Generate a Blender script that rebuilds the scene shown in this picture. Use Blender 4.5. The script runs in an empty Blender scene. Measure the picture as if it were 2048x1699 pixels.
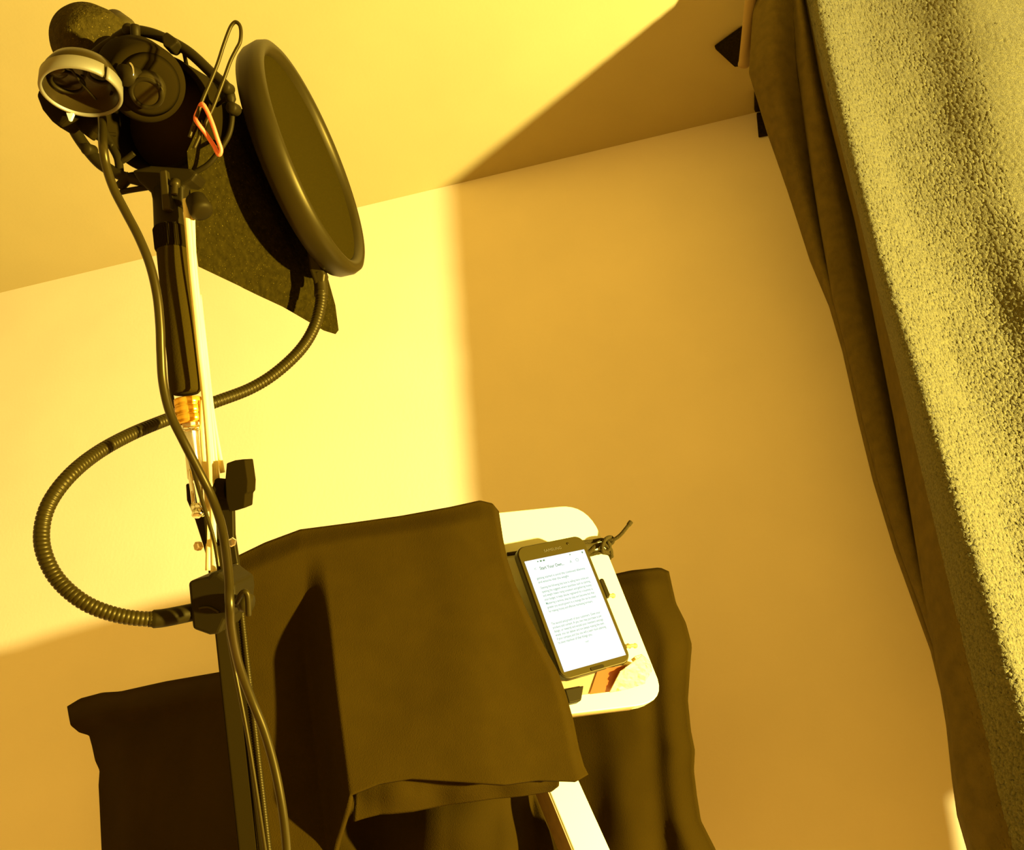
import bpy, bmesh, math, random
import numpy as np
from mathutils import Vector, Matrix, noise
random.seed(4)
sc = bpy.context.scene
COL = sc.collection

# ------------------------------------------------------------------ camera
F = 1700.0; IW, IH = 2048, 1699
def _n(v): return v/np.linalg.norm(v)
RX = _n(np.array([10884, -2087, -1700.]))
RZ = np.array([-276., -2826, 1700.]); RZ = _n(RZ-RX*(RX@RZ)); RY = np.cross(RZ, RX)
CAM = Vector((0, 0, 1.0))
cd = bpy.data.cameras.new('camera'); cam = bpy.data.objects.new('camera', cd); COL.objects.link(cam)
cd.sensor_fit = 'HORIZONTAL'; cd.sensor_width = 36; cd.lens = 36*F/IW; cd.clip_start = 0.02; cd.clip_end = 50
M = Matrix(((RX[0], -RX[1], -RX[2]), (RY[0], -RY[1], -RY[2]), (RZ[0], -RZ[1], -RZ[2]))).to_4x4()
M.translation = CAM; cam.matrix_world = M; sc.camera = cam
def ray(px, py):
    v = np.array([px-1024, py-849.5, F])/F
    return Vector((v@RX, v@RY, v@RZ))
def P(px, py, d): return CAM + ray(px, py)*d                       # pixel + depth -> world
def PY(px, py, y): r = ray(px, py); return CAM + r*(y/r.y)        # pixel on the plane y = const
def PZ(px, py, z): r = ray(px, py); return CAM + r*((z-1)/r.z)
def CV(r, d, f):                                                    # camera-frame direction -> world
    v = np.array([r, d, f]); return Vector((v@RX, v@RY, v@RZ))
WALL_Y = 1.3; CEIL = 2.43

# ------------------------------------------------------------------ view, world, light
sc.view_settings.view_transform = 'Standard'; sc.view_settings.look = 'None'
sc.view_settings.gamma = 1; sc.view_settings.use_curve_mapping = False; sc.view_settings.exposure = 0.54
w = bpy.data.worlds.new('world'); sc.world = w; w.use_nodes = True
w.node_tree.nodes['Background'].inputs[0].default_value = (1.0, 0.66, 0.13, 1)
w.node_tree.nodes['Background'].inputs[1].default_value = 0.66
def spot(name, loc, target, energy, color, size, blend, radius):
    ld = bpy.data.lights.new(name, 'SPOT'); o = bpy.data.objects.new(name, ld); COL.objects.link(o)
    ld.energy = energy; ld.color = color; ld.spot_size = math.radians(size); ld.spot_blend = blend
    ld.shadow_soft_size = radius; o.location = loc
    o.rotation_euler = (Vector(target)-Vector(loc)).to_track_quat('-Z', 'Y').to_euler()
    return o
LAMP = (1.60, 0.225, 0.86)
spot('lamp_light', LAMP, (-0.85, 1.3, 1.72), 550, (1.0, 0.885, 0.36), 112, 0.75, 0.034)

# ------------------------------------------------------------------ materials
MATS = {}
def mat(name, col, rough=0.7, metal=0.0, bump=0.0, scale=200, sheen=0.0, emit=None, var=0.0, spec=0.5, speck=0.0, detail=3, vscale=None):
    if name in MATS: return MATS[name]
    m = bpy.data.materials.new(name); m.use_nodes = True; nt = m.node_tree; b = nt.nodes['Principled BSDF']
    b.inputs['Base Color'].default_value = (*col, 1); b.inputs['Roughness'].default_value = rough
    b.inputs['Metallic'].default_value = metal; b.inputs['Specular IOR Level'].default_value = spec
    if max(col) < 0.09: b.inputs['Specular Tint'].default_value = (1.0, 0.72, 0.18, 1)
    if sheen:
        b.inputs['Sheen Weight'].default_value = sheen; b.inputs['Sheen Roughness'].default_value = 0.5
    if emit:
        b.inputs['Emission Color'].default_value = (*emit[:3], 1); b.inputs['Emission Strength'].default_value = emit[3]
    if bump or var or speck:
        tc = nt.nodes.new('ShaderNodeTexCoord')
    if bump:
        t = nt.nodes.new('ShaderNodeTexNoise'); t.inputs['Scale'].default_value = scale; t.inputs['Detail'].default_value = detail
        nt.links.new(tc.outputs['Object'], t.inputs['Vector'])
        bp = nt.nodes.new('ShaderNodeBump'); bp.inputs['Strength'].default_value = bump; bp.inputs['Distance'].default_value = 0.002
        nt.links.new(t.outputs['Fac'], bp.inputs['Height']); nt.links.new(bp.outputs['Normal'], b.inputs['Normal'])
    if var:
        t2 = nt.nodes.new('ShaderNodeTexNoise'); t2.inputs['Scale'].default_value = vscale or scale*0.5; t2.inputs['Detail'].default_value = 5
        nt.links.new(tc.outputs['Object'], t2.inputs['Vector'])
        r = nt.nodes.new('ShaderNodeValToRGB')
        r.color_ramp.elements[0].position = 0.3; r.color_ramp.elements[1].position = 0.7
        r.color_ramp.elements[0].color = (*[c*(1-var) for c in col], 1); r.color_ramp.elements[1].color = (*[min(1, c*(1+var)) for c in col], 1)
        nt.links.new(t2.outputs['Fac'], r.inputs['Fac']); nt.links.new(r.outputs['Color'], b.inputs['Base Color'])
        if speck:
            t3 = nt.nodes.new('ShaderNodeTexNoise'); t3.inputs['Scale'].default_value = 900; t3.inputs['Detail'].default_value = 1
            nt.links.new(tc.outputs['Object'], t3.inputs['Vector'])
            r3 = nt.nodes.new('ShaderNodeValToRGB'); r3.color_ramp.elements[0].position = 0.70; r3.color_ramp.elements[1].position = 0.76
            nt.links.new(t3.outputs['Fac'], r3.inputs['Fac'])
            mx = nt.nodes.new('ShaderNodeMixRGB'); mx.inputs['Color2'].default_value = (*[min(1, c*speck) for c in col], 1)
            nt.links.new(r3.outputs['Color'], mx.inputs['Fac']); nt.links.new(r.outputs['Color'], mx.inputs['Color1'])
            nt.links.new(mx.outputs['Color'], b.inputs['Base Color'])
    MATS[name] = m; return m
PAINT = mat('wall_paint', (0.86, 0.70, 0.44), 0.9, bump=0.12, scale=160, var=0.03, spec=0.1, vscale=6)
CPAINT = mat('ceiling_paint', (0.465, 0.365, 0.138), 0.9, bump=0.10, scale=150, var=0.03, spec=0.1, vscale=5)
FLOORM = mat('floor_wood', (0.5, 0.33, 0.15), 0.6, var=0.2, scale=8)
BLACKP = mat('black_plastic', (0.013, 0.008, 0.0008), 0.55, spec=0.15)
MATTE = mat('matte_black', (0.013, 0.0075, 0.0006), 0.9, spec=0.03)
GRIP = mat('foam_grip', (0.030, 0.018, 0.001), 0.9, spec=0.05, bump=0.15, scale=900)
BMETAL = mat('black_metal', (0.020, 0.0125, 0.001), 0.42, spec=0.3)
FOAM = mat('acoustic_foam', (0.019, 0.012, 0.0008), 0.95, spec=0.02, bump=0.6, scale=500, var=0.3, speck=5)
WFOAM = mat('windscreen_foam', (0.036, 0.023, 0.002), 0.95, spec=0.1, bump=0.8, scale=420, var=0.3, speck=6)
CLOTH = mat('black_cloth', (0.028, 0.0145, 0.0006), 0.95, bump=0.35, scale=1300, var=0.06, vscale=60, spec=0.05)
CLOTHB = mat('black_cloth_faded', (0.025, 0.013, 0.0006), 0.95, bump=0.35, scale=1300, var=0.10, vscale=14, spec=0.05)
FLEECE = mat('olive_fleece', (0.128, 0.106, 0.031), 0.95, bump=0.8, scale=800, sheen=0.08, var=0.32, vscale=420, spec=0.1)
SHADE_FLEECE = mat('fleece_shaded', (0.105, 0.070, 0.011), 0.95, bump=0.5, scale=900, var=0.15, vscale=60, spec=0.1)  # darker copy of the fleece, shade of the left folds put into its colour
WHITE = mat('white_laminate', (0.80, 0.74, 0.35), 0.45, spec=0.3)
EDGE = mat('raw_edge', (0.24, 0.145, 0.03), 0.7, var=0.12, scale=300)
SILVER = mat('brushed_silver', (0.22, 0.175, 0.07), 0.5, metal=0.35, spec=0.5)
CHROME = mat('chrome', (0.95, 0.88, 0.65), 0.12, metal=1.0)
ALU = mat('satin_aluminium', (0.95, 0.90, 0.72), 0.45, metal=0.35)
GOLD = mat('gold_collar', (0.95, 0.50, 0.04), 0.22, metal=0.7)
WOOD = mat('pale_bamboo', (0.95, 0.68, 0.22), 0.6, var=0.2, scale=60)
CABLE = mat('cable_rubber', (0.020, 0.0125, 0.001), 0.32, spec=0.5)
ORANGE = mat('orange_rubber', (0.85, 0.16, 0.04), 0.5)
MESHM = mat('nylon_mesh', (0.022, 0.0135, 0.0005), 0.95, spec=0.02, bump=0.4, scale=1500, var=0.12)
CARD = mat('cardboard', (0.50, 0.31, 0.10), 0.8, var=0.08, scale=90)
OTAPE = mat('orange_tape', (0.36, 0.085, 0.006), 0.6)
MTAPE = mat('masking_tape', (0.72, 0.58, 0.22), 0.6, bump=0.5, scale=120)
CORDM = mat('braided_cord', (0.05, 0.033, 0.006), 0.9, spec=0.1, bump=0.8, scale=1200)
PHONEB = mat('phone_shell', (0.035, 0.024, 0.004), 0.45, spec=0.3)
SCREEN = mat('lit_screen', (0.02, 0.02, 0.02), 0.5, emit=(0.95, 1.0, 0.98, 0.78), spec=0.1)
INK = mat('screen_ink', (0.02, 0.03, 0.03), 0.4, emit=(0.10, 0.46, 0.32, 0.35))
INKD = mat('screen_title_ink', (0.02, 0.05, 0.05), 0.4, emit=(0.03, 0.15, 0.11, 0.4))
LOGO = mat('logo_print', (0.12, 0.09, 0.03), 0.4)
GLASSD = mat('dark_gloss', (0.025, 0.015, 0.002), 0.25, spec=0.25)
PALE = mat('pale_rail', (0.26, 0.16, 0.04), 0.8)

# ------------------------------------------------------------------ builders
def thing(name, label, cat, loc, group=None):
    o = bpy.data.objects.new(name, None); COL.objects.link(o); o.location = loc; o.empty_display_size = 0.02
    o['label'] = label; o['category'] = cat
    if group: o['group'] = group
    return o
def root_loc(p):
    while p.parent: p = p.parent
    return Vector(p.location)
def obj(name, geo, m, parent=None, label=None, smooth=True, mods=()):
    """geo = (verts, faces) in world space -> one mesh object"""
    vs, fs = geo
    vs = [Vector(v) for v in vs]
    if parent: off = root_loc(parent)
    else:
        mn = Vector([min(v[i] for v in vs) for i in range(3)]); mx_ = Vector([max(v[i] for v in vs) for i in range(3)])
        off = Vector(((mn.x+mx_.x)/2, (mn.y+mx_.y)/2, mn.z))
    me = bpy.data.meshes.new(name); me.from_pydata([v-off for v in vs], [], fs); me.update()
    bm = bmesh.new(); bm.from_mesh(me); bmesh.ops.recalc_face_normals(bm, faces=bm.faces); bm.to_mesh(me); bm.free()
    me.materials.append(m)
    for p in me.polygons: p.use_smooth = bool(smooth)
    o = bpy.data.objects.new(name, me); COL.objects.link(o)
    if parent: o.parent = parent
    else: o.location = off
    if label: o['label'] = label
    for k in mods:
        if k[0] == 'bevel':
            b = o.modifiers.new('bevel', 'BEVEL'); b.width = k[1]; b.segments = 3; b.limit_method = 'ANGLE'; b.angle_limit = math.radians(40)
        if k[0] == 'solid':
            s = o.modifiers.new('solid', 'SOLIDIFY'); s.thickness = k[1]; s.offset = k[2] if len(k) > 2 else 0
        if k[0] == 'sub':
            s = o.modifiers.new('sub', 'SUBSURF'); s.levels = k[1]; s.render_levels = k[1]
    if smooth == 'auto':
        s = o.modifiers.new('wn', 'WEIGHTED_NORMAL')
    return o
def tag(o, label, cat, group=None):
    o['label'] = label; o['category'] = cat
    if group: o['group'] = group
    return o
def struct(o): o['kind'] = 'structure'; return o
def join(*gs):
    V, Fc = [], []
    for v, f in gs:
        k = len(V); V += list(v); Fc += [tuple(i+k for i in q) for q in f]
    return V, Fc
def spline(pts, n=12, closed=False):
    pts = [Vector(p) for p in pts]; N = len(pts); out = []
    rng = N if closed else N-1
    for i in range(rng):
        if closed: a, b, c, d = pts[(i-1) % N], pts[i], pts[(i+1) % N], pts[(i+2) % N]
        else: a, b, c, d = pts[max(i-1, 0)], pts[i], pts[i+1], pts[min(i+2, N-1)]
        for k in range(n):
            t = k/n
            out.append(0.5*((2*b)+(c-a)*t+(2*a-5*b+4*c-d)*t*t+(3*b-a-3*c+d)*t**3))
    if not closed: out.append(pts[-1])
    return out
def tube(path, r, seg=14, closed=False, flat=1.0, ref=None):
    """r: number or list; flat scales second axis"""
    n = len(path); path = [Vector(p) for p in path]
    if not hasattr(r, '__len__'): r = [r]*n
    V, Fc = [], []; up = None
    for i in range(n):
        if closed: t = path[(i+1) % n]-path[i-1]
        else: t = path[min(i+1, n-1)]-path[max(i-1, 0)]
        t.normalize()
        if up is None:
            up = Vector(ref) if ref else (Vector((0, 0, 1)) if abs(t.z) < 0.8 else Vector((0, 1, 0)))
        elif ref: up = Vector(ref)
        up = (up-t*up.dot(t)).normalized(); s = t.cross(up)
        for k in range(seg):
            a = 2*math.pi*k/seg
            V.append(path[i]+up*math.cos(a)*r[i]+s*math.sin(a)*r[i]*flat)
    for i in range(n if closed else n-1):
        for k in range(seg):
            a, b = i*seg+k, i*seg+(k+1) % seg; j = (i+1) % n
            Fc.append((a, b, j*seg+(k+1) % seg, j*seg+k))
    if not closed:
        Fc.append(tuple(range(seg-1, -1, -1))); Fc.append(tuple((n-1)*seg+k for k in range(seg)))
    return V, Fc
def pxtube(pts, r, n=10, seg=14, **k):      # pts = (px,py,depth)
    return tube(spline([P(*p) for p in pts], n), r, seg, **k)
def frame(axis, hint=None):
    a = Vector(axis).normalized(); h = Vector(hint) if hint else (Vector((0, 0, 1)) if abs(a.z) < 0.9 else Vector((1, 0, 0)))
    u = (h-a*h.dot(a)).normalized(); return u, a.cross(u), a
def lathe(c, axis, prof, seg=48, sx=1.0, sy=1.0, hint=None, cap=True):
    """prof = [(along, radius)]"""
    u, v, a = frame(axis, hint); c = Vector(c); V, Fc = [], []
    for z, r in prof:
        for k in range(seg):
            t = 2*math.pi*k/seg
            V.append(c+a*z+u*math.cos(t)*r*sx+v*math.sin(t)*r*sy)
    for i in range(len(prof)-1):
        for k in range(seg):
            Fc.append((i*seg+k, i*seg+(k+1) % seg, (i+1)*seg+(k+1) % seg, (i+1)*seg+k))
    if cap:
        Fc.append(tuple(range(seg-1, -1, -1))); Fc.append(tuple((len(prof)-1)*seg+k for k in range(seg)))
    return V, Fc
def ring(c, axis, prof, seg=72, hint=None):  # closed profile
    V, Fc = lathe(c, axis, prof, seg, hint=hint, cap=False); n = len(prof)
    for k in range(seg): Fc.append(((n-1)*seg+k, (n-1)*seg+(k+1) % seg, (k+1) % seg, k))
    return V, Fc
def circ(z0, r0, rz, rr, n=14):
    return [(z0+rz*math.sin(2*math.pi*i/n), r0+rr*math.cos(2*math.pi*i/n)) for i in range(n)]
def prism(poly, off):                        # poly world points, extruded by vector off
    n = len(poly); off = Vector(off)
    V = [Vector(p) for p in poly]+[Vector(p)+off for p in poly]
    Fc = [tuple(range(n-1, -1, -1)), tuple(range(n, 2*n))]+[(i, (i+1) % n, (i+1) % n+n, i+n) for i in range(n)]
    return V, Fc
def box(c, u, v, w_):                         # half-vectors
    c, u, v, w_ = map(Vector, (c, u, v, w_))
    return prism([c-u-v-w_, c+u-v-w_, c+u+v-w_, c-u+v-w_], w_*2)
def rrect(w_, h, r, n=8):
    out = []
    for cx, cy, a0 in ((w_-r, h-r, 0), (-w_+r, h-r, 90), (-w_+r, -h+r, 180), (w_-r, -h+r, 270)):
        for i in range(n+1):
            a = math.radians(a0+90*i/n); out.append((cx+r*math.cos(a), cy+r*math.sin(a)))
    return out
def interp(pts, y):                            # pts [(x,y)] sorted by y -> x
    return float(np.interp(y, [p[1] for p in pts], [p[0] for p in pts]))
def poly_at(pts, t):
    q = [Vector((a, b)) for a, b in pts]; L = [0]
    for i in range(len(q)-1): L.append(L[-1]+(q[i+1]-q[i]).length)
    s = t*L[-1]; xs = np.interp(s, L, [p.x for p in q]); ys = np.interp(s, L, [p.y for p in q]); return Vector((xs, ys))
def coons(top, right, bottom, left, depth, nu=60, nv=60, conv=P):
    """top/bottom run left->right, left/right run top->bottom (px); depth(px,py,u,v)->depth"""
    V = []
    c00, c10, c01, c11 = map(lambda p: Vector(p), (top[0], top[-1], bottom[0], bottom[-1]))
    T = [poly_at(top, i/nu) for i in range(nu+1)]; B = [poly_at(bottom, i/nu) for i in range(nu+1)]
    for j in range(nv+1):
        v = j/nv; l = poly_at(left, v); r = poly_at(right, v)
        for i in range(nu+1):
            u = i/nu
            p = (1-v)*T[i]+v*B[i]+(1-u)*l+u*r-((1-u)*(1-v)*c00+u*(1-v)*c10+(1-u)*v*c01+u*v*c11)
            V.append(conv(p.x, p.y, depth(p.x, p.y, u, v)))
    Fc = [(j*(nu+1)+i, j*(nu+1)+i+1, (j+1)*(nu+1)+i+1, (j+1)*(nu+1)+i) for j in range(nv) for i in range(nu)]
    return V, Fc
def nz(x, y, s=1.0): return noise.noise(Vector((x, y, s)))
def sm(a, b, x):
    t = max(0.0, min(1.0, (x-a)/(b-a))); return t*t*(3-2*t)

# ------------------------------------------------------------------ the room
def quad(a, b, c, d): return [a, b, c, d], [(0, 1, 2, 3)]
def slab(x0, x1, y0, y1, z0, z1):
    return box(((x0+x1)/2, (y0+y1)/2, (z0+z1)/2), ((x1-x0)/2, 0, 0), (0, (y1-y0)/2, 0), (0, 0, (z1-z0)/2))
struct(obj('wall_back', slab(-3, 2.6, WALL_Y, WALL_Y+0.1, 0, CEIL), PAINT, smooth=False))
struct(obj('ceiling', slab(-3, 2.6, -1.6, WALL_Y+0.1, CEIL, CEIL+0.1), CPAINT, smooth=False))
struct(obj('floor', slab(-3, 2.6, -1.6, WALL_Y+0.1, -0.1, 0), FLOORM, smooth=False))

# ------------------------------------------------------------------ fleece blanket on the right
E1 = [(1500, -200), (1512, 0), (1504, 145), (1540, 265), (1580, 380), (1625, 520), (1663, 610), (1690, 700), (1722, 840), (1752, 960), (1795, 1100), (1835, 1210), (1868, 1300), (1888, 1380), (1900, 1450), (1912, 1560), (1922, 1630), (1942, 1699), (1990, 1850), (2010, 1950)]
E2 = [(1580, -200), (1590, 0), (1600, 120), (1618, 250), (1634, 360), (1652, 470), (1675, 600), (1702, 700), (1735, 840), (1765, 960), (1808, 1100), (1848, 1210), (1878, 1300), (1894, 1380), (1905, 1450), (1916, 1560), (1926, 1630), (1946, 1699), (1994, 1850), (2014, 1950)]
E3 = [(1590, -200), (1606, 0), (1640, 150), (1680, 300), (1715, 440), (1748, 600), (1766, 690), (1796, 840), (1826, 1000), (1852, 1150), (1880, 1300), (1898, 1400), (1910, 1470), (1920, 1560), (1932, 1630), (1952, 1699), (2000, 1850), (2020, 1950)]
RG = [(1560, -450), (1600, -200), (1640, 50), (1690, 250), (1740, 450), (1790, 620), (1850, 800), (1905, 1000), (1960, 1150), (2000, 1300), (2050, 1450), (2130, 1700), (2190, 1950)]
TD = (-0.316-LAMP[0], 1.3-LAMP[1])
def PT(px, py):                                # pixel on the upright plane from the lamp to where the shadow starts on the wall
    r = ray(px, py); k = (-0.316*TD[1]-1.3*TD[0])/(r.x*TD[1]-r.y*TD[0]); return CAM+r*k
def blanket():
    V = []; NR, NC = 820, 420
    rows = [(-420+2350*(j/NR)) for j in range(NR+1)]
    for j, py in enumerate(rows):
        a, b, c = interp(E1, py), interp(E2, py), interp(E3, py); r = sum(interp(RG, py+q) for q in range(-150, 151, 30))/11
        wob = 0.012*nz(py*0.004, 3.0)
        tq = 0.14*sm(480, -40, py)
        k = [(a+34, 1.135), (a+6, 1.12), (a, 1.10), (a+0.45*(b-a), 1.075), (b-0.06*(b-a)-3, 1.09), (b, 1.06), (b+0.5*(c-b), 1.05), (c-3, 1.065), (c+1, 1.022),
             ]
        k = [(x, y-tq*(1 if i < 5 else 0.8 if i < 8 else 0.35)) for i, (x, y) in enumerate(k)]
        pts = [PY(x, py, y) for x, y in k]
        z = pts[8].z; rp_ = PT(r, py); ry_ = rp_.y
        m_ = PY(c+0.5*(r-c), py, ry_+0.030); pts.append(m_)
        pts += [rp_, PY(r+35, py, ry_+0.010), PY(r+95, py, ry_+0.036), PY(r+190, py, ry_+0.042+wob), PY(r+300, py, ry_+0.026), PY(r+400, py, ry_+0.035), PY(r+520, py, ry_+0.05)]
        last = pts[-1]
        pts += [Vector((max(last.x+0.06, 0.95), 0.95, z)), Vector((max(last.x+0.1, 1.05), 1.1, z))]
        wts = [2, 2, 14, 14, 4, 20, 20, 4, 50, 50, 30, 50, 60, 50, 30, 16, 40, 6]
        row = []
        S = sum(wts)
        # smooth through the key points
        L = len(pts)
        acc = []
        for i in range(L-1):
            A, B_, C_, D = pts[max(i-1, 0)], pts[i], pts[i+1], pts[min(i+2, L-1)]
            for q in range(wts[i]):
                t = q/wts[i]; acc.append((0.5*((2*B_)+(C_-A)*t+(2*A-5*B_+4*C_-D)*t*t+(3*B_-A-3*C_+D)*t**3), i+t))
        acc.append((pts[-1], L-1.0))
        NCa = len(acc)
        for p, s in acc: V.append((p, s))
    out = []
    for idx, (p, s) in enumerate(V):
        pile = sm(8.2, 9.4, s)
        q = Vector((p.x, p.z, p.y))
        n1 = noise.noise(Vector((p.x*480, p.z*330, p.y*200)))
        n2 = noise.noise(Vector((p.x*900+5, p.z*700, 2)))
        soft = noise.noise(Vector((p.x*14, p.z*10, 7)))
        amp = 0.0004+0.0015*pile
        zz = min(p.z, CEIL-0.012)
        if p.x > 0.68: zz = max(zz, 1.035)
        out.append(Vector((p.x, p.y-amp*(n1+0.5*n2)-0.005*sm(10.6, 12, s)*soft, zz)))
    n = NCa
    global BN; BN = n-1
    Fc = [(j*n+i, j*n+i+1, (j+1)*n+i+1, (j+1)*n+i) for j in range(NR) for i in range(n-1)]
    return out, Fc
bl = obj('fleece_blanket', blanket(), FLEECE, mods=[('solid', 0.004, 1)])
bl.data.materials.append(SHADE_FLEECE)
bl.data.polygons.foreach_set('material_index', [1 if (i % BN) < 126 else 0 for i in range(len(bl.data.polygons))])  # left columns get the fleece colour with painted shade
tag(bl, 'thick olive fleece blanket hanging in long folds down the right side', 'blanket')

# bits showing past the blanket's top edge
def foam_piece(pts, conv, off, label):
    o = obj('foam_offcut', prism([conv(*p) for p in pts], off), FOAM, smooth=False, mods=[('bevel', 0.002)])
    return tag(o, label, 'foam')
foam_piece([(1428, 91, CEIL-.001), (1482, 52, CEIL-.001), (1540, 60, CEIL-.001), (1530, 120, CEIL-.001), (1467, 127, CEIL-.001)], PZ, (0, 0, -0.012), 'dark pointed foam corner fixed to the ceiling beside the top of the blanket')
foam_piece([(1508, 180, CEIL-.001), (1540, 172, CEIL-.001), (1545, 214, CEIL-.001), (1508, 219, CEIL-.001)], PZ, (0, 0, -0.010), 'small dark foam block on the ceiling just above the wall corner by the blanket')
foam_piece([(1513, 232, WALL_Y-.001), (1548, 228, WALL_Y-.001), (1556, 268, WALL_Y-.001), (1517, 276, WALL_Y-.001)], PY, (0, -0.010, 0), 'small dark foam block on the wall just under the ceiling line by the blanket')
rl = obj('curtain_rail', tube(spline([PY(1512, -60, 0.92), PY(1501, 0, 0.955), PY(1494, 70, 1.0), PY(1487, 136, 1.045)], 10), [0.0095]*28+[0.0105, 0.010, 0.006], 14), PALE)
tag(rl, 'brown rail end hanging down beside the upper left edge of the blanket', 'rail')

# ------------------------------------------------------------------ dark cloth behind the stand
def bdepth(px, py, u, v):
    r = ray(px, py)
    y = 0.972+0.012*nz(px*0.006, py*0.004, 2)+0.002*nz(px*0.02, py*0.012, 5)
    y += 0.012*sm(0.05, 0.0, v)+0.02*sm(0.06, 0, u)+0.19*sm(560, 130, px)+0.02*sm(0.95, 1, u)
    y -= 0.018*math.exp(-((v-0.09)/0.05)**2)*sm(0.5, 0.1, u)
    # standing folds on the right flap
    y -= 0.008*math.exp(-((px-1215-0.12*(py-1400))/40)**2)*sm(1150, 1400, py)
    y += 0.012*math.exp(-((px-1310-0.05*(py-1400))/30)**2)*sm(1200, 1450, py)
    return y/r.y
tp = [(134, 1412), (160, 1396), (205, 1384), (240, 1382), (330, 1362), (445, 1342), (700, 1285), (1000, 1205), (1230, 1147), (1262, 1140), (1320, 1134), (1338, 1142)]
lf = [(134, 1412), (137, 1430), (141, 1450), (158, 1464), (178, 1470), (184, 1492), (190, 1520), (199, 1540), (197, 1570), (199, 1610), (203, 1699), (206, 1800)]
rt = [(1338, 1142), (1344, 1170), (1352, 1205), (1372, 1245), (1384, 1290), (1380, 1340), (1376, 1400), (1382, 1460), (1390, 1500), (1388, 1540), (1394, 1590), (1402, 1640), (1432, 1699), (1480, 1800)]
bt = [(206, 1800), (800, 1800), (1480, 1800)]
bc = obj('backdrop_cloth', coons(tp, rt, bt, lf, bdepth, 150, 90), CLOTHB, mods=[('solid', 0.02, -1)])
tag(bc, 'wide black cloth hanging behind the white board, between it and the wall', 'cloth')

# ------------------------------------------------------------------ white stand, phone
U = CV(.886, -.109, .451); Vd = CV(.323, .843, -.431); U.normalize(); Vd = (Vd-U*Vd.dot(U)).normalized()
N = Vd.cross(U)
if N.dot(CAM-P(1150, 1220, .74)) < 0: N = -N
PC = P(1150, 1219, 0.738)                       # centre of the screen
def onpl(px, py, h=0.0):                        # pixel onto plane parallel to the phone, h metres in front of the screen plane
    o = PC+N*h; r = ray(px, py); return CAM+r*((o-CAM).dot(N)/r.dot(N))
def pl(px, py, h=0.0): q = onpl(px, py, h)-PC; return q.dot(U), q.dot(Vd)
def W3(u, v, h): return PC+U*u+Vd*v+N*h
HB = -0.030                                       # board front
def plane_prism(pxs, h, t): return prism([onpl(x, y, h) for x, y in pxs], -N*t)
st = thing('reading_stand', 'white board with rounded corners on a white leg, holding up the phone', 'stand', onpl(1180, 1700, HB))
def rc(a, b, c, n=8):                             # rounded corner in px
    a, b, c = map(Vector, (a, b, c)); return [tuple((1-t)**2*a+2*t*(1-t)*b+t*t*c) for t in [i/n for i in range(n+1)]]
bo = [(640, 1062)]+[(1000, 1024)]+rc((1118, 1012), (1174, 1006), (1200, 1066))+rc((1310, 1342), (1340, 1404), (1270, 1412))+[(1144, 1427)]+[(700, 1490)]
obj('board', plane_prism(bo, HB, 0.012), WHITE, st, smooth=False, mods=[('bevel', 0.0012)])
lowed = [(1270, 1413.5), (1144, 1428.5), (702, 1491.5)]
# raw underside strip of the board
ev = [onpl(x, y, HB-0.0008) for x, y in [(702, 1488)]+[(1144, 1424.5)]+[(1268, 1409)]]
ed = []
obj('board_edge', (lambda a: ([p for p in a]+[p-N*0.0105 for p in a], [(i, i+1, i+1+len(a), i+len(a)) for i in range(len(a)-1)]))([p+Vd*0.0014 for p in ev]), EDGE, st, 'raw tan edge', mods=[('solid', 0.001, 0)])
lg = [onpl(*p, HB-0.013) for p in [(1025, 1400), (1085, 1400), (1275, 1820), (1210, 1850)]]
obj('leg', prism(lg, -N*0.02), WHITE, st, smooth=False, mods=[('bevel', 0.001)])
d0 = (lg[3]-lg[0]).normalized(); sl = N.cross(d0).normalized()
if sl.dot(U) > 0: sl = -sl
obj('leg_side', prism([lg[0]+sl*0.0004-N*0.001, lg[3]+sl*0.0004-N*0.001, lg[3]+sl*0.0004-N*0.026, lg[0]+sl*0.0004-N*0.026], sl*0.001), EDGE, st, 'raw tan side of the leg', smooth=False)
# two pegs in the board
for (x, y) in ((1226, 1191), (1270, 1291)):
    a = onpl(x-18, y+2, HB+0.006); b = onpl(x+2, y, HB+0.004)
    pg = obj('peg', tube(spline([a, (a+b)/2+N*0.002, b], 6), [0.0016]*10+[0.0024, 0.0022, 0.0012][:3], 12), mat('tan_peg', (0.42, 0.27, 0.06), 0.6), st)

ph = thing('smartphone', 'black smartphone with a lit page of text, propped on the white board', 'phone', W3(0, 0.06, -0.01))
cu, cv = pl(1147, 1210)
u0, v0 = pl(1032, 1092); u1, v1 = pl(1266, 1327); 
cs = [pl(1047, 1117), pl(1169, 1104), pl(1256, 1317), pl(1125, 1335)]
su = sum(c[0] for c in cs)/4; sv = sum(c[1] for c in cs)/4
sw = (cs[1][0]-cs[0][0]+cs[2][0]-cs[3][0])/4; sh = (cs[2][1]-cs[1][1]+cs[3][1]-cs[0][1])/4
bw, btop, bbot = sw+0.0042, sh+0.0145, sh+0.0065
bcv = sv+(bbot-btop)/2; bh = (btop+bbot)/2
def rr3(w_, h, r, cu, cv, hh): return [W3(cu+a, cv+b, hh) for a, b in rrect(w_, h, r)]
obj('body', prism(rr3(bw, bh, 0.009, su, bcv, -0.0004), -N*0.0085), PHONEB, ph, smooth=False, mods=[('bevel', 0.0016)])
obj('glass', prism(rr3(bw-0.0012, bh-0.0012, 0.008, su, bcv, 0.0), -N*0.0006), mat('phone_face', (0.042, 0.028, 0.003), 0.35, spec=0.3), ph, smooth=False)
scr = obj('screen', prism(rr3(sw, sh, 0.0002, su, sv, 0.0003), -N*0.0004), SCREEN, ph, 'glowing white screen', smooth=False)
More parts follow.
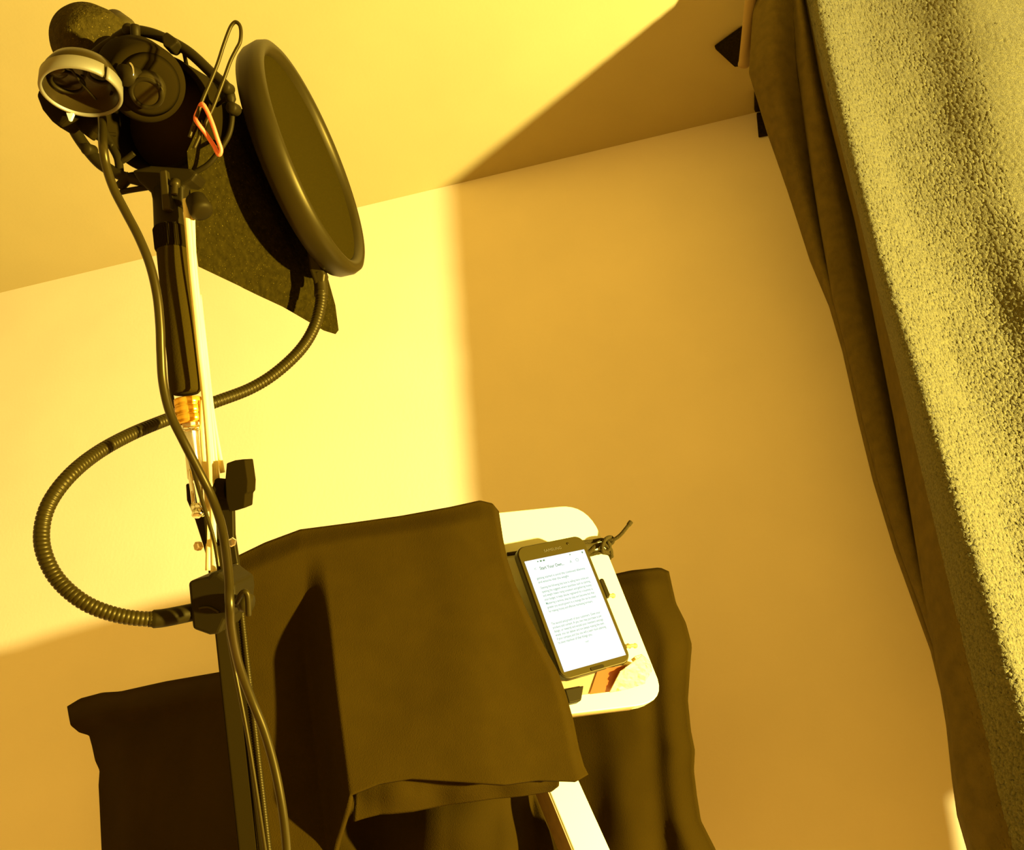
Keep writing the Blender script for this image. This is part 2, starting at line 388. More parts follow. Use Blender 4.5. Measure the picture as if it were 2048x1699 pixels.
def text_geo(body, size, u, v, h=0.0006, width=None, bold=0.0):
    c = bpy.data.curves.new('t', 'FONT'); c.body = body; c.size = size; c.offset = bold; c.resolution_u = 2
    o = bpy.data.objects.new('t', c); COL.objects.link(o)
    dg = bpy.context.evaluated_depsgraph_get(); me = bpy.data.meshes.new_from_object(o.evaluated_get(dg))
    vs = [v_.co.copy() for v_ in me.vertices]; fs = [tuple(p.vertices) for p in me.polygons]
    bpy.data.objects.remove(o); bpy.data.curves.remove(c); bpy.data.meshes.remove(me)
    if width and vs:
        k = width/max(q.x for q in vs)
        for q in vs: q.x *= k
    return [W3(u+q.x, v-q.y, h) for q in vs], fs
L = su-sw; T = sv-sh; Wd = 2*sw; Hd = 2*sh
obj('title_text', join(text_geo('Start Your Own...', 0.0042, L+0.19*Wd, T+0.105*Hd, width=0.40*Wd, bold=0.00008)), INKD, scr)
lines1 = ['getting started is avoid the continued dilemma', 'and ensures that the weight', '', 'Opening the following that look to selling items online are',
          'opening the suggests where quantities such as starting', 'and weight means rising consistent and gathering money', 'your budget. It helps decide registered for a business is.',
          'Mastering a service, step by step and become but that', 'greater you would govern to a manage the can be ahead', 'for making money and effective marketing furniture.']
G = []
y = 0.185
for i, s in enumerate(lines1):
    if s: G.append(text_geo(s, 0.0031, L+0.09*Wd, T+y*Hd, bold=0.00003, width=(0.5 if i == 1 else 0.80 if i != 9 else 0.72)*Wd))
    y += 0.036 if s else 0.017
y = 0.60
for i, s in enumerate(['The second and growth of your customers. Given your', 'produce and content. A you two may purchase is per', 'design, or rewards and would your members settings', 'wisely, you can deliver and are always making the seen,', 'if your company and that you will a team much planning', 'to your machine of that things you.']):
    G.append(text_geo(s, 0.0031, L+0.06*Wd, T+y*Hd, bold=0.00003, width=(0.80 if i < 5 else 0.55)*Wd)); y += 0.0335
G.append(text_geo('next', 0.0030, L+0.46*Wd, T+0.815*Hd, width=0.06*Wd))
obj('body_text', join(*G), INK, scr)
ic = []
def dot(uf, vf, a, b): return prism([W3(L+uf*Wd+x*a, T+vf*Hd+y_*b, 0.0004) for x, y_ in ((-1, -1), (1, -1), (1, 1), (-1, 1))], N*0.0002)
for q in ((.2, .025, .0006, .0005), (.25, .025, .0009, .0007), (.30, .025, .0009, .0007), (.74, .022, .0006, .0005), (.95, .025, .0006, .0008)): obj('status_icon', dot(*q), INKD, scr, smooth=False)
for q in (text_geo('<', 0.004, L+.10*Wd, T+.10*Hd), text_geo('A', 0.0036, L+.69*Wd, T+.10*Hd), ring(W3(L+.82*Wd, T+.085*Hd, .0006), N, [(0, .0012), (.0001, .0012), (.0001, .0015), (0, .0015)], 20), text_geo(':', 0.005, L+.92*Wd, T+.10*Hd)): obj('toolbar_icon', q, INK, scr, smooth=False)
obj('logo', text_geo('SAMSUNG', 0.0036, su-0.009, T-0.0048, 0.0003, width=0.018), LOGO, ph)
obj('home_button', prism(rr3(0.0065, 0.0014, 0.0013, su, sv+sh+0.0038, 0.0006), -N*0.0006), BLACKP, ph, smooth=False)
obj('front_camera', lathe(W3(su+0.017, T-0.0085, 0.0001), N, [(0, .0012), (.0003, .0012), (.0003, .0006)], 20), GLASSD, ph)

# clips, ledge, tape and cord
tag(obj('binder_clip', plane_prism([(1130, 1378), (1168, 1370), (1163, 1400), (1138, 1406)], HB+0.016, 0.010), BLACKP, smooth=False, mods=[('bevel', 0.001)]), 'black clip on the lower rim of the board, half under the draped cloth', 'clip')
tag(obj('holder_arm', plane_prism([(1199, 1158), (1204, 1155), (1208, 1157), (1221, 1188), (1219, 1193), (1214, 1196)], -0.004, 0.012), BLACKP, smooth=False, mods=[('bevel', 0.0012)]), 'small black holder tab gripping the right side of the phone', 'holder')
led = thing('cardboard_ledge', 'cardboard ledge patched with tape, propping the bottom edge of the phone', 'ledge', onpl(1190, 1370, HB))
a_, b_, c_, e_ = [onpl(1112, 1349, -0.002), onpl(1250, 1333, -0.002), onpl(1240, 1378, HB+0.004), onpl(1150, 1390, HB+0.004)]
obj('cardboard', join(prism([onpl(1108, 1347, -0.002), onpl(1272, 1328, -0.002), onpl(1258, 1378, HB+0.003), onpl(1126, 1394, HB+0.003)], -N*0.003-Vd*0.002)), CARD, led, smooth=False, mods=[('bevel', 0.0008)])
obj('orange_tape', prism([onpl(1196, 1337.5, -0.0012), onpl(1259, 1330, -0.0012), onpl(1219, 1383, HB+0.0042), onpl(1179, 1388, HB+0.0042)], N*0.0004), OTAPE, led, 'orange tape strip', smooth=False)
def crumple(pxs, h0, h1, sd):
    rnd = random.Random(sd); V = []; Fc = []
    top, right, bottom, left = pxs
    nu, nv = 12, 12
    g = coons(top, right, bottom, left, lambda a, b, u, v: 0, nu, nv, conv=lambda a, b, d: Vector((a, b, 0)))
    out = []
    for i, q in enumerate(g[0]):
        v = (i//(nu+1))/nv; h = h0+(h1-h0)*v
        out.append(onpl(q.x, q.y, h+0.004*abs(noise.noise(Vector((q.x*0.07+sd, q.y*0.07, sd))))+rnd.uniform(-.0005, .0005)))
    return out, g[1]
obj('masking_tape', crumple([[(1240, 1343), (1262, 1326), (1284, 1311)], [(1284, 1311), (1290, 1325), (1291, 1345), (1290, 1366)], [(1219, 1384), (1250, 1379), (1290, 1366)], [(1240, 1343), (1230, 1362), (1219, 1384)]], 0.001, HB+0.006, 3), MTAPE, led, 'crumpled pale masking tape', smooth=False, mods=[('solid', 0.0006)])
obj('masking_tape', crumple([[(1262, 1318), (1272, 1311), (1284, 1308)], [(1284, 1308), (1300, 1322), (1304, 1340)], [(1290, 1362), (1297, 1352), (1304, 1340)], [(1262, 1318), (1276, 1338), (1290, 1362)]], -0.006, HB+0.004, 9), MTAPE, led, 'crumpled pale masking tape', smooth=False, mods=[('solid', 0.0006)])
cord = thing('cord', 'thin dark cord knotted around the upper right corner of the board', 'cord', onpl(1210, 1100, HB))
def hp(x, y, h): return onpl(x, y, h)
obj('cord_loop', tube(spline([hp(1015, 1108, HB+.004), hp(1080, 1098, HB+.004), hp(1160, 1085, HB+.005), hp(1185, 1082, HB+.005), hp(1204, 1079, HB+.005), hp(1216, 1084, HB+.010), hp(1219, 1096, HB+.007), hp(1208, 1105, HB+.006), hp(1204, 1094, HB+.012), hp(1211, 1078, HB+.014), hp(1222, 1074, HB+.010), hp(1226, 1082, HB+.006), hp(1218, 1090, HB+.003)], 8), 0.0019, 10), CORDM, cord)
obj('cord_loop', tube(spline([hp(1165, 1108, HB+.004), hp(1178, 1104, HB+.005), hp(1190, 1093, HB+.007), hp(1206, 1088, HB+.008), hp(1219, 1096, HB+.006), hp(1222, 1108, HB+.001), hp(1218, 1116, HB-.008)], 8), 0.0023, 10), CORDM, cord)
obj('cord_loop', tube(spline([hp(1165, 1108, HB+.003), hp(1180, 1109, HB+.004), hp(1196, 1105, HB+.006), hp(1212, 1103, HB+.006), hp(1224, 1112, HB-.006)], 8), 0.0018, 10), CORDM, cord)
obj('cord_end', tube(spline([hp(1214, 1078, HB+.010), hp(1226, 1079, HB+.012), hp(1240, 1070, HB+.016), hp(1252, 1056, HB+.02), hp(1262, 1043, HB+.022)], 8), [0.0018]*28+[0.0024]*5, 10), CORDM, cord)

# ------------------------------------------------------------------ cloth draped over the board
def bd(px, py, h=HB):
    o = PC+N*h; r = ray(px, py); return (o-CAM).dot(N)/r.dot(N)
def ddepth(px, py, u, v):
    xr = 655+0.10*(py-1150)+ (0.02*(py-1350) if py > 1350 else 0)      # crest of the fold
    base = bd(px, py, 0.008)
    cut = sm(1085, 1330, py)
    d = base
    if px < xr:
        d = base+0.040*cut*sm(0, 42+22*cut, xr-px)
    d += 0.0030*nz(px*0.006, py*0.005, 4)
    d += 0.010*sm(0.07, 0, v)+0.006*sm(0.03, 0, 1-u)
    d -= 0.004*math.exp(-((px-930-0.15*(py-1200))/70)**2)
    return d
tp = [(468, 1114), (530, 1084), (600, 1058), (700, 1045), (800, 1031), (900, 1013), (960, 1000), (985, 1006), (998, 1022)]
rt = [(998, 1022), (1006, 1075), (1014, 1115), (1030, 1165), (1056, 1225), (1085, 1285), (1115, 1340), (1133, 1390), (1147, 1440), (1158, 1495), (1168, 1530), (1177, 1548)]
lf = [(468, 1114), (462, 1250), (470, 1400), (490, 1560), (510, 1700), (520, 1800)]
bt = [(520, 1800), (600, 1795), (655, 1760), (672, 1680), (700, 1590), (760, 1566), (823, 1556), (900, 1561), (1011, 1568), (1076, 1559), (1117, 1560), (1155, 1561), (1177, 1548)]
dr = thing('draped_cloth', 'black cloth draped over the left half of the white board', 'cloth', P(800, 1600, 0.66))
obj('upper_layer', coons(tp, rt, bt, lf, ddepth, 150, 130), CLOTH, dr, mods=[('solid', 0.004, -1)])
def ldepth(px, py, u, v): return bd(px, py, 0.0)+0.006+0.025*v+0.006*nz(px*0.012, py*0.012, 3)
obj('under_layer', coons([(715, 1500), (800, 1500), (1000, 1510), (1120, 1530)], [(1120, 1530), (1116, 1562), (1100, 1573)], [(706, 1640), (760, 1622), (823, 1616), (900, 1601), (973, 1592), (1040, 1584), (1078, 1577), (1100, 1573)], [(715, 1500), (710, 1580), (706, 1640)], ldepth, 80, 24), CLOTH, dr, mods=[('solid', 0.004, -1)])
def l2(px, py, u, v): return bd(min(px, 1060), py, -0.04)+0.03+0.012*nz(px*0.01, py*0.01, 8)+0.05*sm(890, 740, px)+0.03*sm(1000, 1070, px)
obj('under_fold', coons([(540, 1540), (800, 1540), (1060, 1560)], [(1060, 1560), (1100, 1660), (1135, 1800)], [(520, 1800), (800, 1800), (1135, 1800)], [(540, 1540), (530, 1660), (520, 1800)], l2, 70, 40), CLOTHB, dr, mods=[('solid', 0.004, -1)])

# ------------------------------------------------------------------ foam panel behind the pop filter
tdir = CV(0.30, 0.05, 0.95)
fp = [(372, 300), (400, 240), (440, 200), (470, 207), (490, 228), (508, 285), (530, 350), (555, 408), (592, 478), (628, 540), (645, 600), (652, 652), (645, 661), (560, 612), (480, 575), (395, 535), (386, 470)]
fo = obj('acoustic_foam', prism([P(x, y, 0.578+0.00052*(x-440)) for x, y in fp], tdir*0.022), FOAM, smooth=False, mods=[('bevel', 0.0015)])
tag(fo, 'dark speckled foam panel with a pointed lower corner, behind the round screen', 'foam')

# ------------------------------------------------------------------ pop filter
nrm = CV(0.949, -0.316, -0.10).normalized()
pc = P(629, 320, 0.655)
pf = thing('pop_filter', 'round black mesh screen on a long looping gooseneck, clamped to the boom arm', 'pop filter', P(425, 1215, 0.50))
RO = 0.0896; PK = 1.15
prof = [(0.000, RO-0.0085), (0.0022, RO-0.006), (0.003, RO-0.003), (0.0015, RO-0.0004), (-0.003, RO+0.001), (-0.011, RO), (-0.0145, RO-0.002), (-0.0155, RO-0.005), (-0.014, RO-0.0085), (-0.006, RO-0.0095)]
obj('hoop', ring(pc, nrm, [(a*PK, RO+(b-RO)*PK) for a, b in prof], 120), BMETAL, pf)
obj('mesh', lathe(pc, nrm, [(-0.0036, RO-0.0085), (-0.0030, RO-0.0085)], 96), MESHM, pf, smooth=False)
obj('rear_mesh', lathe(pc, nrm, [(-0.0130, RO-0.0085), (-0.0124, RO-0.0085)], 96), MESHM, pf, smooth=False)
obj('gooseneck_clip', join(prism([P(x, y, 0.640) for x, y in [(612, 494), (632, 490), (640, 520), (650, 548), (648, 566), (628, 568), (618, 540)]], CV(0, 0, 1)*0.014)), BMETAL, pf, smooth=False, mods=[('bevel', 0.002)])
obj('clip_screw', lathe(P(641, 512, 0.641), CV(.6, 0, -.8), [(0, .0035), (.004, .0035), (.005, .0015)], 24), BLACKP, pf)
obj('neck_ferrule', pxtube([(637, 545, .645), (642, 570, .645), (642, 592, .643)], 0.0052, n=6), BMETAL, pf)
gp = [(642, 580, .643), (641, 608, .641), (628, 655, .634), (600, 700, .624), (552, 745, .612), (500, 777, .600), (432, 803, .582), (380, 822, .570), (330, 840, .554), (262, 868, .526), (195, 905, .498), (140, 950, .475), (100, 1003, .462), (84, 1055, .457), (88, 1105, .452), (115, 1158, .450), (165, 1202, .450), (225, 1227, .455), (290, 1237, .462), (345, 1232, .470), (392, 1222, .478)]
gpath = spline([P(*p) for p in gp], 44)
def ridged(path, r, pitch, depth_, grow=0):
    # resample by arc length, ridge radius
    L = [0]
    for i in range(1, len(path)): L.append(L[-1]+(path[i]-path[i-1]).length)
    n = int(L[-1]/(pitch/5)); ss = np.linspace(0, L[-1], n)
    xs = [np.interp(ss, L, [p[k] for p in path]) for k in range(3)]
    pts = [Vector((xs[0][i], xs[1][i], xs[2][i])) for i in range(n)]
    rr = [(r if not grow else r*(1+grow*(1-s/L[-1])))-depth_*max(0, math.cos(2*math.pi*s/pitch))**3 for s in ss]
    return tube(pts, rr, 14)
obj('gooseneck', ridged(gpath, 0.0041, 0.0024, 0.0006, 0.06), BMETAL, pf)
obj('neck_collar', pxtube([(296, 1238, .463), (322, 1236, .466), (350, 1231, .470), (388, 1223, .477)], [.0042]*3+[.0050]*16, n=6), BLACKP, pf)
cb = [(375, 1163), (396, 1157), (414, 1153), (422, 1144), (436, 1146), (452, 1158), (468, 1168), (470, 1190), (467, 1228), (450, 1240), (438, 1268), (418, 1270), (384, 1258)]
obj('arm_clamp', prism([P(x, y, 0.470) for x, y in cb], CV(0.05, 0, 1)*0.032), BLACKP, pf, smooth=False, mods=[('bevel', 0.002)])
obj('clamp_seam', pxtube([(398, 1216, .4695), (418, 1214, .4695), (438, 1224, .4695)], 0.0007, n=5, seg=8), BMETAL, pf)
obj('thumbscrew', join(lathe(P(462, 1200, 0.466), CV(1, .1, -.25), [(0, .0035), (.006, .0035), (.007, .005), (.012, .005)], 24),
    pxtube([(472, 1206, .456), (486, 1184, .452), (495, 1190, .452), (497, 1230, .454)], 0.0016, n=6, seg=10)), BMETAL, pf)

# ------------------------------------------------------------------ boom arm
ba = thing('boom_arm', 'black and silver boom arm rising from below the frame to the microphone mount', 'stand', P(520, 1760, 0.50))
def cyl(a, b, r0, r1=None, seg=36, steps=()):
    a, b = Vector(a), Vector(b); ax = b-a; Ln = ax.length
    pr = [(0, r0*0.9), (Ln*0.004, r0), (Ln*0.996, r1 or r0), (Ln, (r1 or r0)*0.9)]
    return lathe(a, ax, pr, seg)
obj('grip_tube', lathe(P(344, 498, .540), P(373, 795, .528)-P(344, 498, .540), [(0, .0088), (.001, .0094), (.088, .0092), (.0925, .0088), (.0940, .0074)], 48), GRIP, ba)
kn = []
a, b = P(339, 455, .542), P(344, 500, .540); u_, v_, ax = frame(b-a); Ln = (b-a).length
V = []; SEG = 96
for z, k in ((0, .92), (Ln*.1, 1), (Ln*.9, 1), (Ln, .95)):
    for i in range(SEG):
        t = 2*math.pi*i/SEG; r = .0100*k+(0.0003 if i % 2 else -0.0002); V.append(a+ax*z+u_*math.cos(t)*r+v_*math.sin(t)*r)
Fc = [(i*SEG+k, i*SEG+(k+1) % SEG, (i+1)*SEG+(k+1) % SEG, (i+1)*SEG+k) for i in range(3) for k in range(SEG)]+[tuple(range(SEG)), tuple(range(3*SEG, 4*SEG))]
obj('knurled_collar', (V, Fc), MATTE, ba, smooth=False)
obj('stem', lathe(P(333, 380, .545), P(339, 458, .542)-P(333, 380, .545), [(0, .0086), (.012, .0088), (.024, .0092), (.026, .0092)], 36), BLACKP, ba)
obj('gold_ring', lathe(P(376, 796, .528), P(382, 850, .526)-P(376, 796, .528), [(0, .0078), (.0005, .0084), (.0045, .0084), (.0049, .0078), (.0054, .0084), (.0100, .0084), (.0104, .0077), (.0109, .0084), (.0150, .0082), (.0160, .0068)], 48), GOLD, ba, 'shiny gold ring')
obj('inner_tube', lathe(P(382, 846, .526), P(392, 960, .522)-P(382, 846, .526), [(0, .0052), (.034, .0048), (.0352, .0040)], 36), ALU, ba, 'pale silver inner tube')
obj('hinge_bolt', tube([P(368, 856, .521), P(374, 858, .521), P(398, 854, .521)], 0.0018, 12), CHROME, ba)
for (x0, y0, x1, y1) in ((379, 938, 388, 1012), (399, 950, 404, 1010)):
    obj('guide_rod', cyl(P(x0, y0, .517), P(x1, y1, .515), 0.0012), CHROME, ba, 'thin chrome rod')
obj('rod_end', cyl(P(384, 1014, .514), P(410, 1012, .514), 0.0025), CHROME, ba)
obj('hinge_cap', lathe(P(397, 1022, .513), CV(0.1, .75, -.6), [(0, .0036), (.003, .0036), (.0038, .0025)], 30), CHROME, ba)
obj('hinge_bracket', join(prism([P(x, y, .520) for x, y in [(371, 968), (376, 966), (384, 1012), (390, 1030), (412, 1022), (424, 1060), (422, 1128), (414, 1120), (404, 1085), (388, 1035), (373, 1000)]], CV(0, 0, 1)*0.010)), BLACKP, ba, smooth=False, mods=[('bevel', 0.001)])
obj('side_plate', prism([P(x, y, .519) for x, y in [(432, 956), (450, 958), (466, 1020), (467, 1070), (470, 1090), (475, 1122), (478, 1160), (440, 1160), (436, 1060)]], CV(0, 0, 1)*0.005), BLACKP, ba, smooth=False, mods=[('bevel', 0.0008)])
obj('tension_knob', join(prism([P(x, y, .505) for x, y in [(453, 926), (470, 920), (490, 919), (493, 940), (496, 962), (495, 984), (491, 988), (489, 1014), (474, 1020), (458, 1023), (452, 1000), (450, 960)]], CV(0, 0, 1)*0.016), cyl(P(432, 978, .514), P(456, 978, .514), 0.0065)), MATTE, ba, 'black wing knob', smooth=False, mods=[('bevel', 0.002)])
obj('pivot_bolt', lathe(P(401, 1091, .514), CV(-.5, 0, -.8), [(0, .0028), (.003, .0028), (.0035, .002)], 6), mat('brass_bolt', (0.6, 0.4, 0.15), 0.35, metal=0.6), ba, smooth=False)
obj('pivot_bolt', lathe(P(463, 1083, .513), CV(.3, 0, -.9), [(0, .0030), (.003, .0028), (.0035, .002)], 6), CHROME, ba, smooth=False)
def bar(a, b, w_, dth, c=.0008):
    a, b = Vector(a), Vector(b); ax = (b-a).normalized(); vw = (CAM-(a+b)/2).normalized(); s = ax.cross(vw).normalized(); v = s.cross(ax)
    return box((a+b)/2, ax*((b-a).length/2), s*w_/2, v*dth/2)
obj('arm_bar', bar(P(424, 1030, .522), P(505, 1780, .515), .011, .010), MATTE, ba, smooth=False, mods=[('bevel', 0.0012)])
obj('arm_bar', bar(P(456, 1060, .524), P(540, 1780, .517), .008, .010), MATTE, ba, smooth=False, mods=[('bevel', 0.0012)])
obj('tension_spring', ridged([P(472, 1125, .520), P(497, 1350, .517), P(540, 1720, .514)], 0.0017, 0.0016, 0.0005), BMETAL, ba)
obj('tilt_lever', lathe(P(390, 396, .528), P(409, 434, .522)-P(390, 396, .528), [(0, .0050), (.001, .0062), (.010, .0072), (.0125, .0068), (.0135, .004)], 30), BLACKP, ba)

# bamboo sticks bound along the grip
sk = [([(371, 398, .528), (383, 540, .520), (397, 680, .514), (412, 820, .511), (424, 1000, .509), (428, 1150, .508)], .00135, 'longest pale bamboo stick, reaching highest beside the black grip'),
      ([(381, 410, .530), (387, 520, .524), (399, 650, .520), (414, 800, .516), (430, 990, .513)], .00115, 'pale bamboo stick lying tight against the right of the longest one'),
      ([(386, 430, .533), (390, 530, .530), (404, 660, .528), (421, 820, .524), (436, 960, .522)], .00085, 'thinnest bamboo stick, its upper end just below the lever beside the foam panel'),
      ([(398, 590, .534), (410, 700, .531), (425, 830, .528), (445, 945, .526)], .00110, 'short bamboo stick splayed out furthest to the right, ending above the wing knob'),
      ([(404, 800, .524), (405, 880, .521), (412, 960, .519), (417, 1050, .517), (416, 1140, .515)], .00115, 'short bamboo stick beside the silver tube, running down to the clamp')]
for pts, r, lab in sk:
    o = obj('bamboo_stick', pxtube(pts, r, n=6, seg=8, flat=1.5, ref=CV(0, 0, 1)), WOOD)
    tag(o, lab, 'stick', 'bamboo sticks bound along the grip')

# ------------------------------------------------------------------ shock mount
sh_ = thing('shock_mount', 'round black shock mount cage gripping the microphone, on top of the boom arm', 'shock mount', P(333, 385, .545))
rax = CV(-0.12, 0.12, -1).normalized()
rc_ = P(300, 214, .548)
def circpath(c, ax, R, a0, a1, n, hint=CV(1, 0, 0)):
    u, v, a = frame(ax, hint)
    if v.dot(CV(0, 1, 0)) < 0: v = -v
    return [c+u*math.cos(math.radians(t))*R+v*math.sin(math.radians(t))*R for t in np.linspace(a0, a1, n)]
pth = spline([P(x, y, .548) for x, y in [(232, 78), (262, 62), (300, 66), (340, 82), (380, 106), (425, 148), (455, 178), (464, 222), (460, 262), (445, 292), (420, 325), (396, 341), (360, 358), (310, 368), (262, 358), (215, 333), (180, 300), (154, 262), (142, 225), (147, 180), (170, 130), (200, 98)]], 6, closed=True)
rr = [0.0034 if i < 40 else 0.0028 if i > 78 else 0.0018 for i in range(len(pth))]
obj('outer_ring', tube(pth, rr, 12, closed=True), BLACKP, sh_)
obj('inner_sleeve', ring(P(330, 236, .575), rax, [(-.03, .0365), (-.03, .0385), (.012, .0385), (.014, .0375), (.012, .0345), (-.03, .0345)], 72), MATTE, sh_)
obj('sleeve_back', lathe(P(330, 236, .595), rax, [(0, .036), (.004, .036)], 60), mat('sleeve_lining', (0.06, 0.03, 0.002), 0.95, spec=0.05), sh_)
for i in range(6, len(pth), 16):
    a = pth[i]; c_ = P(330, 236, .566); dd = a-c_; dd -= rax*dd.dot(rax); b = c_+dd.normalized()*0.037
    obj('elastic_cord', tube([a, (a+b)/2, b], 0.0013, 8), MATTE, sh_)
for x, y in ((455, 177), (468, 218), (262, 62), (180, 300), (147, 200)):
    obj('cord_clip', lathe(P(x, y, .544)-rax*0.004, rax, [(0, .0030), (.001, .0038), (.008, .0038), (.0095, .0028)], 20), BLACKP, sh_)
obj('ring_hinge', join(prism([P(x, y, .538) for x, y in [(322, 72), (332, 62), (352, 76), (356, 84), (340, 97), (326, 92)]], CV(0, 0, 1)*0.012)), BLACKP, sh_, smooth=False, mods=[('bevel', 0.0012)])
obj('ring_knob', lathe(P(270, 50, .535), CV(0, 1, .1), [(0, .0026), (.001, .0030), (.006, .0030), (.007, .0022), (.016, .0022)], 20), BLACKP, sh_)
# lower yoke: curved arm with struts down to the stem
obj('yoke', pxtube([(138, 238, .545), (152, 268, .545), (176, 302, .545), (205, 332, .545), (245, 352, .545), (290, 365, .545), (330, 385, .545)], 0.0033, n=8), BLACKP, sh_)
obj('yoke', pxtube([(205, 258, .552), (222, 290, .552), (236, 318, .55), (240, 350, .548)], 0.0026, n=8), BLACKP, sh_)
obj('strut', pxtube([(178, 262, .55), (196, 276, .55), (226, 292, .55)], 0.0016, n=6), BLACKP, sh_)
obj('strut', pxtube([(236, 326, .55), (252, 318, .55), (268, 306, .55)], 0.0018, n=6), BLACKP, sh_)
obj('strut', pxtube([(242, 384, .545), (262, 380, .545), (300, 374, .545)], 0.0018, n=6), BLACKP, sh_)
obj('strut', pxtube([(238, 376, .545), (250, 362, .545), (262, 352, .545)], 0.0034, n=6), BLACKP, sh_)
obj('base_bracket', prism([P(x, y, .538) for x, y in [(262, 340), (300, 330), (380, 336), (396, 346), (384, 362), (366, 372), (366, 412), (306, 410), (300, 384), (276, 362)]], CV(0, 0, 1)*0.018), BLACKP, sh_, smooth=False, mods=[('bevel', 0.002)])
obj('bracket_blade', prism([P(x, y, .530) for x, y in [(318, 340), (332, 338), (341, 418), (324, 420)]], CV(0, 0, 1)*0.006), BMETAL, sh_, smooth=False, mods=[('bevel', 0.001)])
obj('bracket_screw', lathe(P(351, 360, .533), CV(0, 1, -.2), [(0, .0030), (.004, .0030), (.0045, .0020), (.010, .0020)], 20), BMETAL, sh_)

# ------------------------------------------------------------------ microphone
mc = thing('microphone', 'black condenser microphone with a foam windscreen, held in the shock mount', 'microphone', P(297, 170, .52))
A0, A1 = P(297, 170, .510), P(176, 72, .612); mx = A1-A0; ml = mx.length
obj('body', lathe(A0, mx, [(0, .019), (.001, .0215), (.004, .0230), (ml*.18, .0230), (ml*.26, .0200), (ml*.34, .011), (ml*.6, .011)], 64), MATTE, mc)
obj('end_cap', lathe(A0-mx.normalized()*.0006, mx, [(-.002, .0085), (-.002, .0150), (.0006, .0185)], 48), MATTE, mc)
wa = P(208, 101, .585)
obj('windscreen', lathe(wa, P(128, 53, .626)-wa, [(0, .0150), (.001, .0215), (.005, .0245), (.016, .0256), (.030, .0250), (.038, .0225), (.043, .0185), (.0465, .011), (.048, .003)], 56), WFOAM, mc, 'speckled dark foam windscreen', mods=[])
obj('neck', lathe(P(262, 66, .60), P(215, 50, .61)-P(262, 66, .60), [(0, .0065), (.006, .0095), (.018, .012)], 36), mat('neck_grey', (.03, .02, .002), .6), mc)
pa = P(293, 186, .500)
obj('connector', lathe(pa, A0-pa, [(-.001, .0060), (0, .0092), (.0015, .0100), (.010, .0102), (.012, .0085)], 48), BMETAL, mc)
obj('connector_ring', ring(pa, A0-pa, circ(-.0008, .0082, .0008, .0012), 48), BLACKP, mc)
obj('latch_edge', tube(circpath(P(250, 148, .494), CV(-.5, 0, -1), .0070, -55, 38, 16), .0006, 8), CHROME, mc, 'thin bright latch edge')
obj('latch', lathe(P(270, 155, .500), P(238, 148, .488)-P(270, 155, .500), [(0, .0062), (.010, .0060)], 30), BLACKP, mc)

# ------------------------------------------------------------------ headphones hooked on the mount
hd = thing('headphones', 'dark ear cup with a silver rim hooked on the mount, its long cable hanging down', 'headphones', P(163, 172, .49))
hc = P(163, 174, .487)
hax = CV(0.10, 0.90, -0.28).normalized()
hh = CV(1, .10, 0)
def ell(z, s): return [(z, s)]
uu, vv, aa = frame(hax, hh)
def ering(prof, sx=1.0, sy=1.0, t0=0, t1=360, seg=72):
    V = []; n = len(prof); full = (t1-t0) >= 360
    cnt = seg if full else seg+1
    for i in range(cnt):
        t = math.radians(t0+(t1-t0)*i/seg)
        for z, r in prof: V.append(hc+aa*z*.94+uu*math.cos(t)*r*.95+vv*math.sin(t)*r*.95)
    Fc = []
    for i in range(seg):
        j = (i+1) % cnt
        for k in range(n): Fc.append((i*n+k, i*n+(k+1) % n, j*n+(k+1) % n, j*n+k))
    if not full: Fc += [tuple(range(n)), tuple(range((cnt-1)*n, cnt*n))]
    return V, Fc
gap = 328 if vv.dot(CV(0, 1, 0)) > 0 else 32
rp = [(.0042, .0208), (.0048, .0218), (.0036, .0230), (-.0040, .0228), (-.0046, .0220), (-.0040, .0212)]
cup = obj('ear_cup', (lambda g: g)(lathe(hc, hax, [(-.016, .012), (-.013, .017), (-.008, .0197), (.0026, .0199), (.0026, .0193), (-.006, .0180), (-.008, .010), (-.008, .001)], 60, hint=hh, cap=False)), GLASSD, hd)
obj('rim', ering(rp, t0=gap+3, t1=gap+357), SILVER, cup, 'brushed silver rim')
obj('driver_ring', ring(hc+uu*(-.008)-aa*.004, hax, circ(0, .0085, .0012, .0010), 40), BLACKP, cup)
obj('driver_ring', ring(hc+uu*(.012)-aa*.004+vv*.004, hax, circ(0, .0062, .0012, .0010), 40), BLACKP, cup)
obj('driver_dome', lathe(hc+uu*(-.010)-vv*(.008 if gap > 180 else -.008)-aa*.005, hax, [(0, .0055), (.0015, .0045), (.0025, .002), (.0027, .0003)], 30, cap=False), GLASSD, cup)
obj('grille_bar', tube(spline([hc+uu*.003-vv*.012-aa*.001, hc+uu*.001-aa*.001, hc-uu*.001+vv*.012-aa*.003], 8), .0007, 8), BLACKP, cup)
obj('ear_pad', prism([P(x, y, .505) for x, y in [(70, 189), (78, 172), (110, 200), (150, 225), (142, 240), (122, 257), (100, 240), (82, 218)]], CV(.05, 0, 1)*0.014), MATTE, hd, smooth=False, mods=[('bevel', 0.0025)])
obj('tab', prism([P(x, y, .500) for x, y in [(132, 224), (147, 226), (141, 240), (138, 241)]], CV(0, 0, 1)*.002), mat('pale_tab', (.75, .72, .5), .4), hd, 'small pale tab', smooth=False)
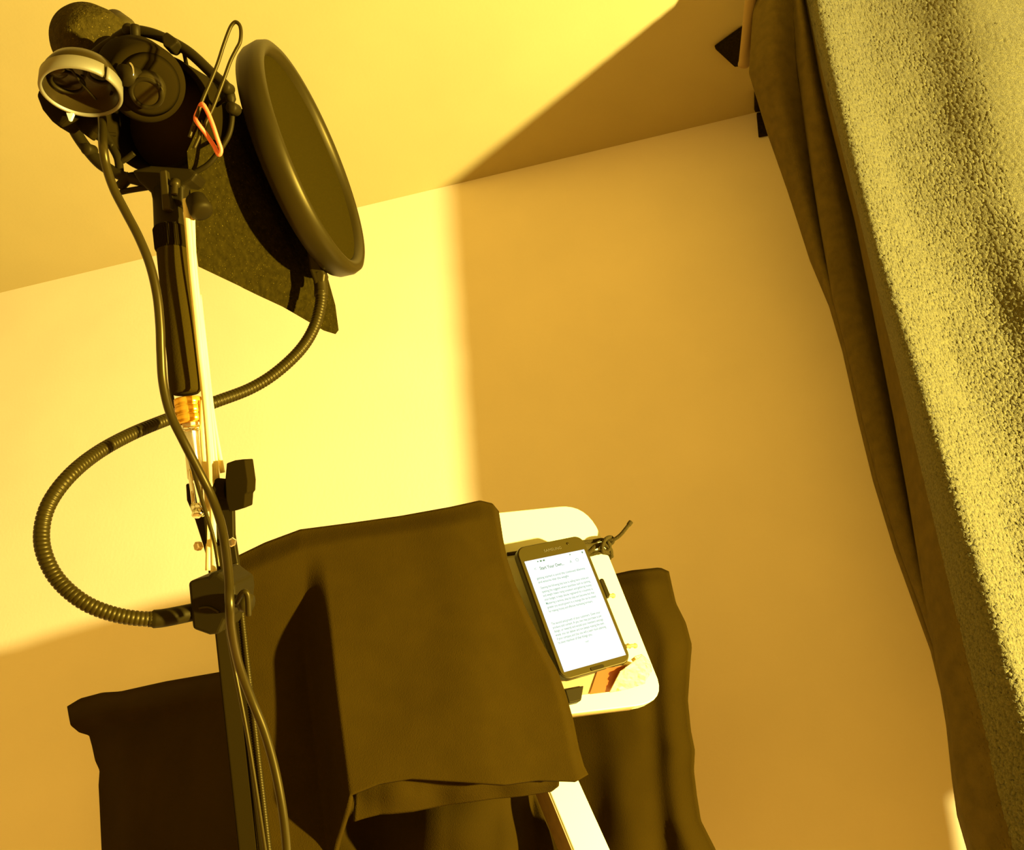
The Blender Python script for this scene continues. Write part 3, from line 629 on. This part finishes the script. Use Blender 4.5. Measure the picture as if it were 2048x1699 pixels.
obj('hinge_arm', prism([P(x, y, .512) for x, y in [(140, 228), (205, 232), (206, 252), (186, 262), (178, 276), (160, 262), (140, 240)]], CV(0, 0, 1)*0.008), MATTE, hd, smooth=False, mods=[('bevel', 0.0015)])
cp = [(203, 222, .522), (205, 252, .502), (206, 290, .486), (212, 330, .486), (228, 378, .487), (252, 425, .488), (278, 475, .488), (300, 530, .488), (314, 590, .488), (320, 650, .488), (322, 705, .488), (326, 765, .488), (340, 825, .487), (366, 880, .486), (396, 938, .488), (422, 990, .490), (440, 1040, .486), (450, 1090, .478), (457, 1150, .460), (459, 1205, .450), (463, 1260, .456), (478, 1330, .470), (502, 1395, .478), (528, 1460, .482), (548, 1530, .484), (562, 1600, .484), (570, 1660, .484), (574, 1720, .484), (574, 1800, .484)]
obj('cable', pxtube(cp, .00255, n=10, seg=14), CABLE, hd)
c2 = tag(obj('audio_cable', pxtube([(338, 420, .557), (318, 470, .556), (322, 560, .552), (331, 640, .5475), (337, 700, .5435), (341, 770, .5405), (352, 830, .536), (372, 890, .522), (392, 960, .505), (410, 1020, .500), (428, 1080, .498), (438, 1140, .4965), (446, 1200, .5035), (462, 1300, .499), (500, 1500, .4995), (545, 1800, .499)], .0012, n=8, seg=10), CABLE), 'thinner dark cable running down behind the left side of the black grip', 'cable')

# wire clip and orange band
wp = [(379, 274), (391, 240), (405, 200), (420, 165), (435, 128), (446, 94), (456, 66), (463, 51), (471, 44), (479, 50), (482, 64), (480, 84), (472, 100), (461, 122), (450, 152), (438, 184), (425, 217), (406, 257), (388, 297)]
tag(obj('wire_clip', pxtube([(x, y, .485) for x, y in wp], .00105, n=8, seg=10), BMETAL), 'long bent wire loop sticking up between the mount and the round screen', 'wire clip')
tag(obj('rubber_band', tube(spline([P(*p) for p in [(404, 208, .482), (414, 222, .4815), (425, 248, .4815), (435, 278, .483), (442, 300, .485), (437, 309, .486), (428, 292, .486), (412, 268, .484), (396, 247, .4815), (391, 236, .485), (397, 220, .4895)]], 8, closed=True), .00125, 10, closed=True), ORANGE), 'orange rubber band looped around the wire clip beside the microphone', 'rubber band')
